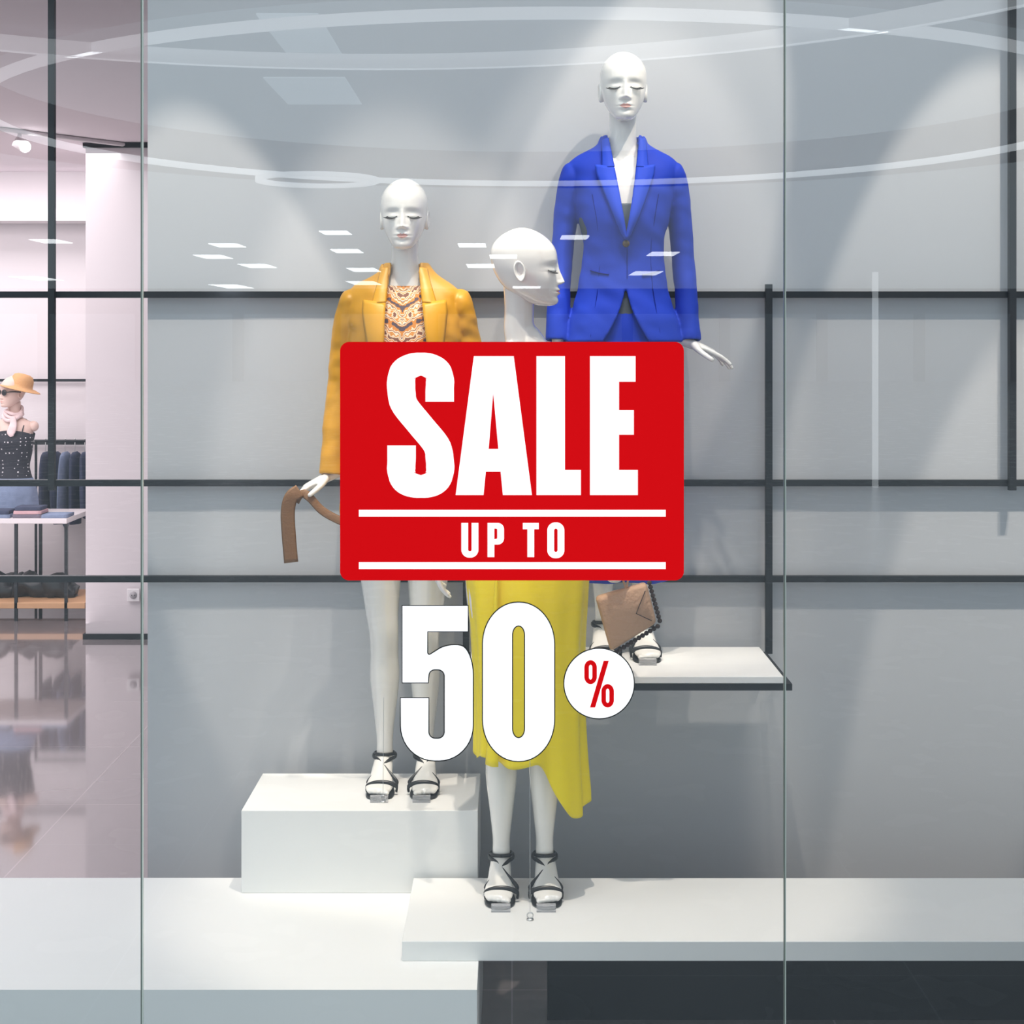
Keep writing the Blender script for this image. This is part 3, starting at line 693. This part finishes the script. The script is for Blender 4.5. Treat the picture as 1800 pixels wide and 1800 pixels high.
for x, cnt in ((.10, 2), (.32, 3), (.49, 1)):
    z = .0
    for j in range(cnt):
        bm = bmesh.new(); w = .11-.006*j
        add_box(bm, x-w, x+w-.02, .02+.004*j, .19, z+.0005, z+.024)
        bmesh.ops.subdivide_edges(bm, edges=bm.edges, cuts=5, use_grid_fill=True)
        for v in bm.verts: v.co += Vector((.006*noise.noise(v.co*30), .006*noise.noise(v.co*25+Vector((5, 0, 0))), 0))
        o = mk('fold_%d' % (k+1), bm, mats[k % 5], fc, smooth=True)
        z += .025; k += 1
H = empty('torso_mannequin', (-3.49, 10.76, .70))
bm = bmesh.new()
tube(bm, [(0, 0, .02, .10, .08), (0, 0, .08, .140, .100), (0, 0, .16, .146, .105), (0, 0, .26, .115, .085), (0, 0, .33, .102, .076), (0, 0, .42, .116, .086), (0, -.01, .50, .124, .098), (0, 0, .57, .136, .080), (0, .005, .62, .140, .062), (0, .01, .65, .095, .055), (0, .012, .68, .05, .048), (0, .012, .78, .043, .045)], seg=28, n=4)
for sx in (-1, 1): ball(bm, (sx*.135, .005, .605), .038)
mk('body', bm, M_skin, H)
bm = bmesh.new(); tube(bm, [(0, 0, 0.0005, .09, .07), (0, 0, .012, .088, .068), (0, 0, .014, .02, .02), (0, 0, .05, .018, .018)], n=1, seg=28); mk('stand', bm, M_metal, H)
build_head(H, (0, -.02, .74), rotz=math.radians(-38), mats=[M_skin, M_lip], name='head', lashes=False)
gl = empty('sunglasses_pivot', (0, -.02, .74)); gl.parent = H; gl.rotation_euler = (0, 0, math.radians(-38))
bm = bmesh.new()
for sx in (-1, 1):
    ball(bm, (sx*.032, -.092, .104), .02, rx=.028, ry=.010, rz=.022)
    tube(bm, [(sx*.056, -.085, .108, .004, .004), (sx*.076, -.04, .110, .004, .004), (sx*.078, .01, .105, .004, .004)], seg=8)
tube(bm, [(-.012, -.103, .108, .003, .003), (.012, -.103, .108, .003, .003)], n=1, seg=8)
mk('sunglasses', bm, M_black, gl)
bm = bmesh.new()
hat = [(.001, .245), (.04, .243), (.066, .232), (.080, .205), (.084, .165), (.086, .150), (.11, .146), (.145, .135), (.150, .132), (.145, .130), (.10, .140), (.08, .143)]
rr = [[bm.verts.new((r*math.cos(a)*.95, r*math.sin(a)*1.1, z-.03*(r > .1)*math.sin(a)*-.3)) for a in [2*math.pi*k/40 for k in range(40)]] for r, z in hat]
for i in range(len(rr)-1):
    for k in range(40): bm.faces.new([rr[i][k], rr[i][(k+1) % 40], rr[i+1][(k+1) % 40], rr[i+1][k]])
o = mk('straw_hat', bm, M_straw, H); o.location = (.01, -.01, .735); o.rotation_euler = (math.radians(-6), math.radians(14), 0)
bm = bmesh.new()
for k in range(3):
    tube(bm, [((.056+.005*k)*math.cos(a), .005+(.056+.004*k)*math.sin(a)-.01*k, .715-.018*k+.010*math.sin(a*2+k)+.02*math.sin(a), .013, .010) for a in [2*math.pi*j/16 for j in range(17)]], ref=(0, 0, 1), seg=10, n=3)
tube(bm, [(.02, -.08, .67, .018, .012), (.03, -.105, .62, .026, .012), (.02, -.12, .57, .030, .008), (.025, -.12, .54, .012, .004)], ref=(1, 0, 0), seg=10)
mk('scarf', bm, M_scarf, H)
shell(H, 'polka_top', [(.16, .152, .110, 0), (.26, .121, .091, 0), (.33, .108, .082, 0), (.42, .124, .098, 0), (.50, .135, .120, -.006), (.55, .146, .102, 0), (.58, .150, .09, 0)], dots_mat(), lambda th: .565+.015*math.cos(2*th), lambda th: .22)
shell(H, 'denim_shorts', [(.0, .168, .122, 0), (.06, .166, .120, 0), (.16, .156, .114, 0), (.26, .125, .095, 0)], M_denim, lambda th: .245, lambda th: .03, lambda th, t: 1+.03*t*math.sin(8*th))
wire('top_straps', [[(-.08, -.09, .54), (-.085, -.06, .60), (-.085, .0, .655), (-.08, .06, .60)], [(.08, -.09, .54), (.085, -.06, .60), (.085, .0, .655), (.08, .06, .60)]], .004, M_black, H)
R = empty('clothes_rack', (-3.25, 11.26, 0))
wire('rail', [(-.25, 0, 1.17), (.40, 0, 1.17)], .010, M_metal, R)
wire('stands', [[(-.24, 0, 0.0), (-.24, 0, 1.17)], [(.39, 0, 0.0), (.39, 0, 1.17)], [(-.24, -.18, .01), (-.24, .18, .01)], [(.39, -.18, .01), (.39, .18, .01)]], .010, M_metal, R)
for k in range(7):
    x = -.17+.072*k
    bm = bmesh.new()
    rt = .03*math.sin(k*2.1)
    tube(bm, [(x, 0, 1.09, .010, .06), (x+.004, 0, 1.05, .020, .13), (x+.006+rt*.3, 0, .90, .026, .16), (x+rt*.6, .01, .72-.04*(k % 3), .024, .15), (x+.004+rt, 0, .60-.04*(k % 2), .02, .13)], seg=18, n=4, fold=lambda th, t: 1+.09*math.sin(5*th+k*1.7+4*t))
    mk('jeans_%d' % (k+1), bm, [M_navy, M_denim][k % 3 == 2], R)
    wire('hanger_%d' % (k+1), [(x, 0, 1.09), (x, 0, 1.155), (x, .012, 1.178), (x, 0, 1.188)], .003, M_steel, R)
wf = empty('wall_fixture')
box('upright', -2.87, -2.80, 11.40, 11.46, .0, 2.6, M_metal, wf)
M_led = new_mat('led_strip', (1, 1, 1), .5, emis=(1.0, .96, .98), estr=7)
box('led', -2.799, -2.775, 11.40, 11.42, .12, 2.55, M_led, wf)
box('rail_1', -5.5, -2.871, 11.44, 11.46, 1.60, 1.62, M_metal, wf)
box('rail_2', -5.5, -2.871, 11.44, 11.46, 1.13, 1.15, M_metal, wf)
box('upright_2', -5.55, -5.50, 11.42, 11.46, .0, 2.6, M_metal, wf)
tr = empty('ceiling_track_light', (-2.95, 9.2, 3.17))
wire('track', [(-1.2, -1.5, -.015), (.6, .75, -.015)], .014, M_tabletop, tr)
bm = bmesh.new(); tube(bm, [(0, 0, -.03, .012, .012), (0, 0, -.07, .012, .012)], n=1); tube(bm, [(-.02, -.02, -.07, .035, .035), (.03, .01, -.10, .040, .040)], n=1, seg=20)
mk('head', bm, M_tabletop, tr)
bm = bmesh.new(); ball(bm, (.035, -.005, -.105), .034); mk('lamp', bm, new_mat('lamp_glow', (1, 1, 1), emis=(1, .96, .97), estr=14), tr)

# ============================================================ mall side (seen mirrored in the glass)
def ring(name, cx, cy, z, r0, r1, h, mat):
    bm = bmesh.new(); n = 128; L = []
    for r, zz in ((r0, z), (r1, z), (r1, z+h), (r0, z+h)):
        L.append([bm.verts.new((cx+r*math.cos(2*math.pi*k/n), cy+r*math.sin(2*math.pi*k/n), zz)) for k in range(n)])
    for i in range(4):
        for k in range(n): bm.faces.new([L[i][k], L[i][(k+1) % n], L[(i+1) % 4][(k+1) % n], L[(i+1) % 4][k]])
    return mk(name, bm, mat)
M_ring = new_mat('cove_white', (.9, .9, .9), .5, emis=(.95, .98, 1.0), estr=2.8)
M_ringw = new_mat('cove_soft', (.9, .9, .9), .5, emis=(.95, .98, 1.0), estr=1.8)
M_soff = new_mat('soffit_grey', srgb(90, 98, 108), .5)
ring('ceiling_cove_ring', .5, -15.7, 5.0, 7.9, 8.02, .1, M_ring)
ring('ceiling_soffit_ring', .5, -15.7, 5.2, 8.1, 10.4, .5, M_soff)
ring('ceiling_cove_ring.001', -1.5, -3.0, 5.0, 7.1, 7.45, .1, M_ringw)
ring('ceiling_cove_ring.002', -1.5, -3.0, 5.0, 7.5, 7.56, .1, M_ring)
ring('ceiling_downlight_ring', -3.55, -21.0, 4.8, 1.0, 1.12, .08, M_ring)
M_troffer = new_mat('troffer_light', (1, 1, 1), emis=(1, 1, 1), estr=9)
bm = bmesh.new()
for px, py in ((90, 425), (65, 490), (400, 432), (375, 452), (590, 410), (610, 442), (453, 468), (408, 504), (640, 475), (640, 498), (830, 432), (845, 468), (885, 452), (1010, 418), (1165, 447), (1135, 481), (925, 507)):
    D = 7020/(600-py); X = (px-900)*D/2700; Y = 7-D; hx = 24*D/2700; hy = 3.2*D*D/7020
    add_box(bm, X-hx, X+hx, Y-hy, Y+hy, 4.5, 4.52)
mk('ceiling_troffer_lights', bm, M_troffer, smooth=False)
bm = bmesh.new(); add_box(bm, 4.70, 4.76, -13.05, -12.95, 0, 2.8)
mk('light_column', bm, new_mat('column_led', (1, 1, 1), emis=(.95, .98, 1), estr=2.0), smooth=False)
bm = bmesh.new()
add_box(bm, -3.5, -2.35, -17.0, -14.6, 5.6, 5.62); add_box(bm, -2.9, -2.2, -13.0, -10.4, 5.6, 5.62)
mk('atrium_skylight', bm, new_mat('skylight', (1, 1, 1), emis=(.80, .94, 1), estr=1.5), smooth=False)
bm = bmesh.new(); add_box(bm, -28, 28, -66, -65.8, 0, 3.2, 0); add_box(bm, -28, 28, -66, -65.8, 3.2, 4.4, 1)
for k in range(12): add_box(bm, -27+4.6*k, -26.5+4.6*k, -65.7, -65.5, 0, 3.2, 1)
mk('mall_facade', bm, [new_mat('facade_light', srgb(190, 200, 210), .6), new_mat('facade_dark', srgb(110, 118, 128), .6)], smooth=False)

# ============================================================ lights
w = bpy.data.worlds.new('mall_ambient'); scene.world = w; w.use_nodes = True
bg = w.node_tree.nodes['Background']; bg.inputs[0].default_value = (.66, .78, .84, 1); bg.inputs[1].default_value = 1.15
def spot(name, loc, target, power, size, blend, col=(1, .89, .76), rad=.03):
    l = bpy.data.lights.new(name, 'SPOT'); l.energy = power; l.spot_size = math.radians(size); l.spot_blend = blend; l.color = col; l.shadow_soft_size = rad
    o = bpy.data.objects.new(name, l); scene.collection.objects.link(o); o.location = loc
    o.rotation_euler = (Vector(target)-Vector(loc)).to_track_quat('-Z', 'Y').to_euler(); return o
spot('spot_lamp', (.60, 3.60, 4.9), (.34, 4.66, 2.30), 160, 24, .35)
spot('spot_lamp.001', (-.60, 3.60, 4.9), (-.33, 4.6, 1.9), 260, 24, .35)
spot('spot_lamp.002', (.05, 3.56, 4.9), (.04, 4.27, 1.3), 320, 28, .45)
spot('spot_lamp.003', (1.9, 3.7, 4.9), (1.42, 4.89, 1.80), 360, 17, .12)
spot('spot_lamp.004', (-1.7, 3.7, 4.9), (-.85, 4.89, 1.75), 420, 14, .12)
spot('spot_lamp.005', (1.25, 3.65, 4.9), (.45, 4.89, 2.40), 230, 17, .10)
spot('spot_lamp.006', (2.1, 3.7, 4.9), (1.55, 4.89, .80), 460, 12, .15)
def area(name, loc, rot, sx, sy, power, col):
    l = bpy.data.lights.new(name, 'AREA'); l.shape = 'RECTANGLE'; l.size = sx; l.size_y = sy; l.energy = power; l.color = col
    o = bpy.data.objects.new(name, l); scene.collection.objects.link(o); o.location = loc; o.rotation_euler = rot; return o
area('bay_fill_light', (.2, 4.0, 5.17), (0, 0, 0), 4.0, .6, 68, (1, .97, .94))  # added soft fill out of frame, brightens the window bay
area('shop_ceiling_light', (-4.5, 8.2, 3.1), (0, 0, 0), 4, 4, 200, (1, .94, .96))
area('shop_wall_washer', (-4.2, 10.9, 3.1), (math.radians(15), 0, 0), 4, .3, 24, (1, .94, .97))
area('shop_uplight', (-4.2, 8.5, .1), (math.radians(180), 0, 0), 3, 3, 35, (1, .92, .95))

# ============================================================ camera
cam = bpy.data.cameras.new('camera'); cam.lens = 54; cam.sensor_width = 36; cam.shift_y = -300/1800
co = bpy.data.objects.new('camera', cam); scene.collection.objects.link(co); co.location = (0, 0, 1.9); co.rotation_euler = (math.radians(90), 0, 0)
scene.camera = co
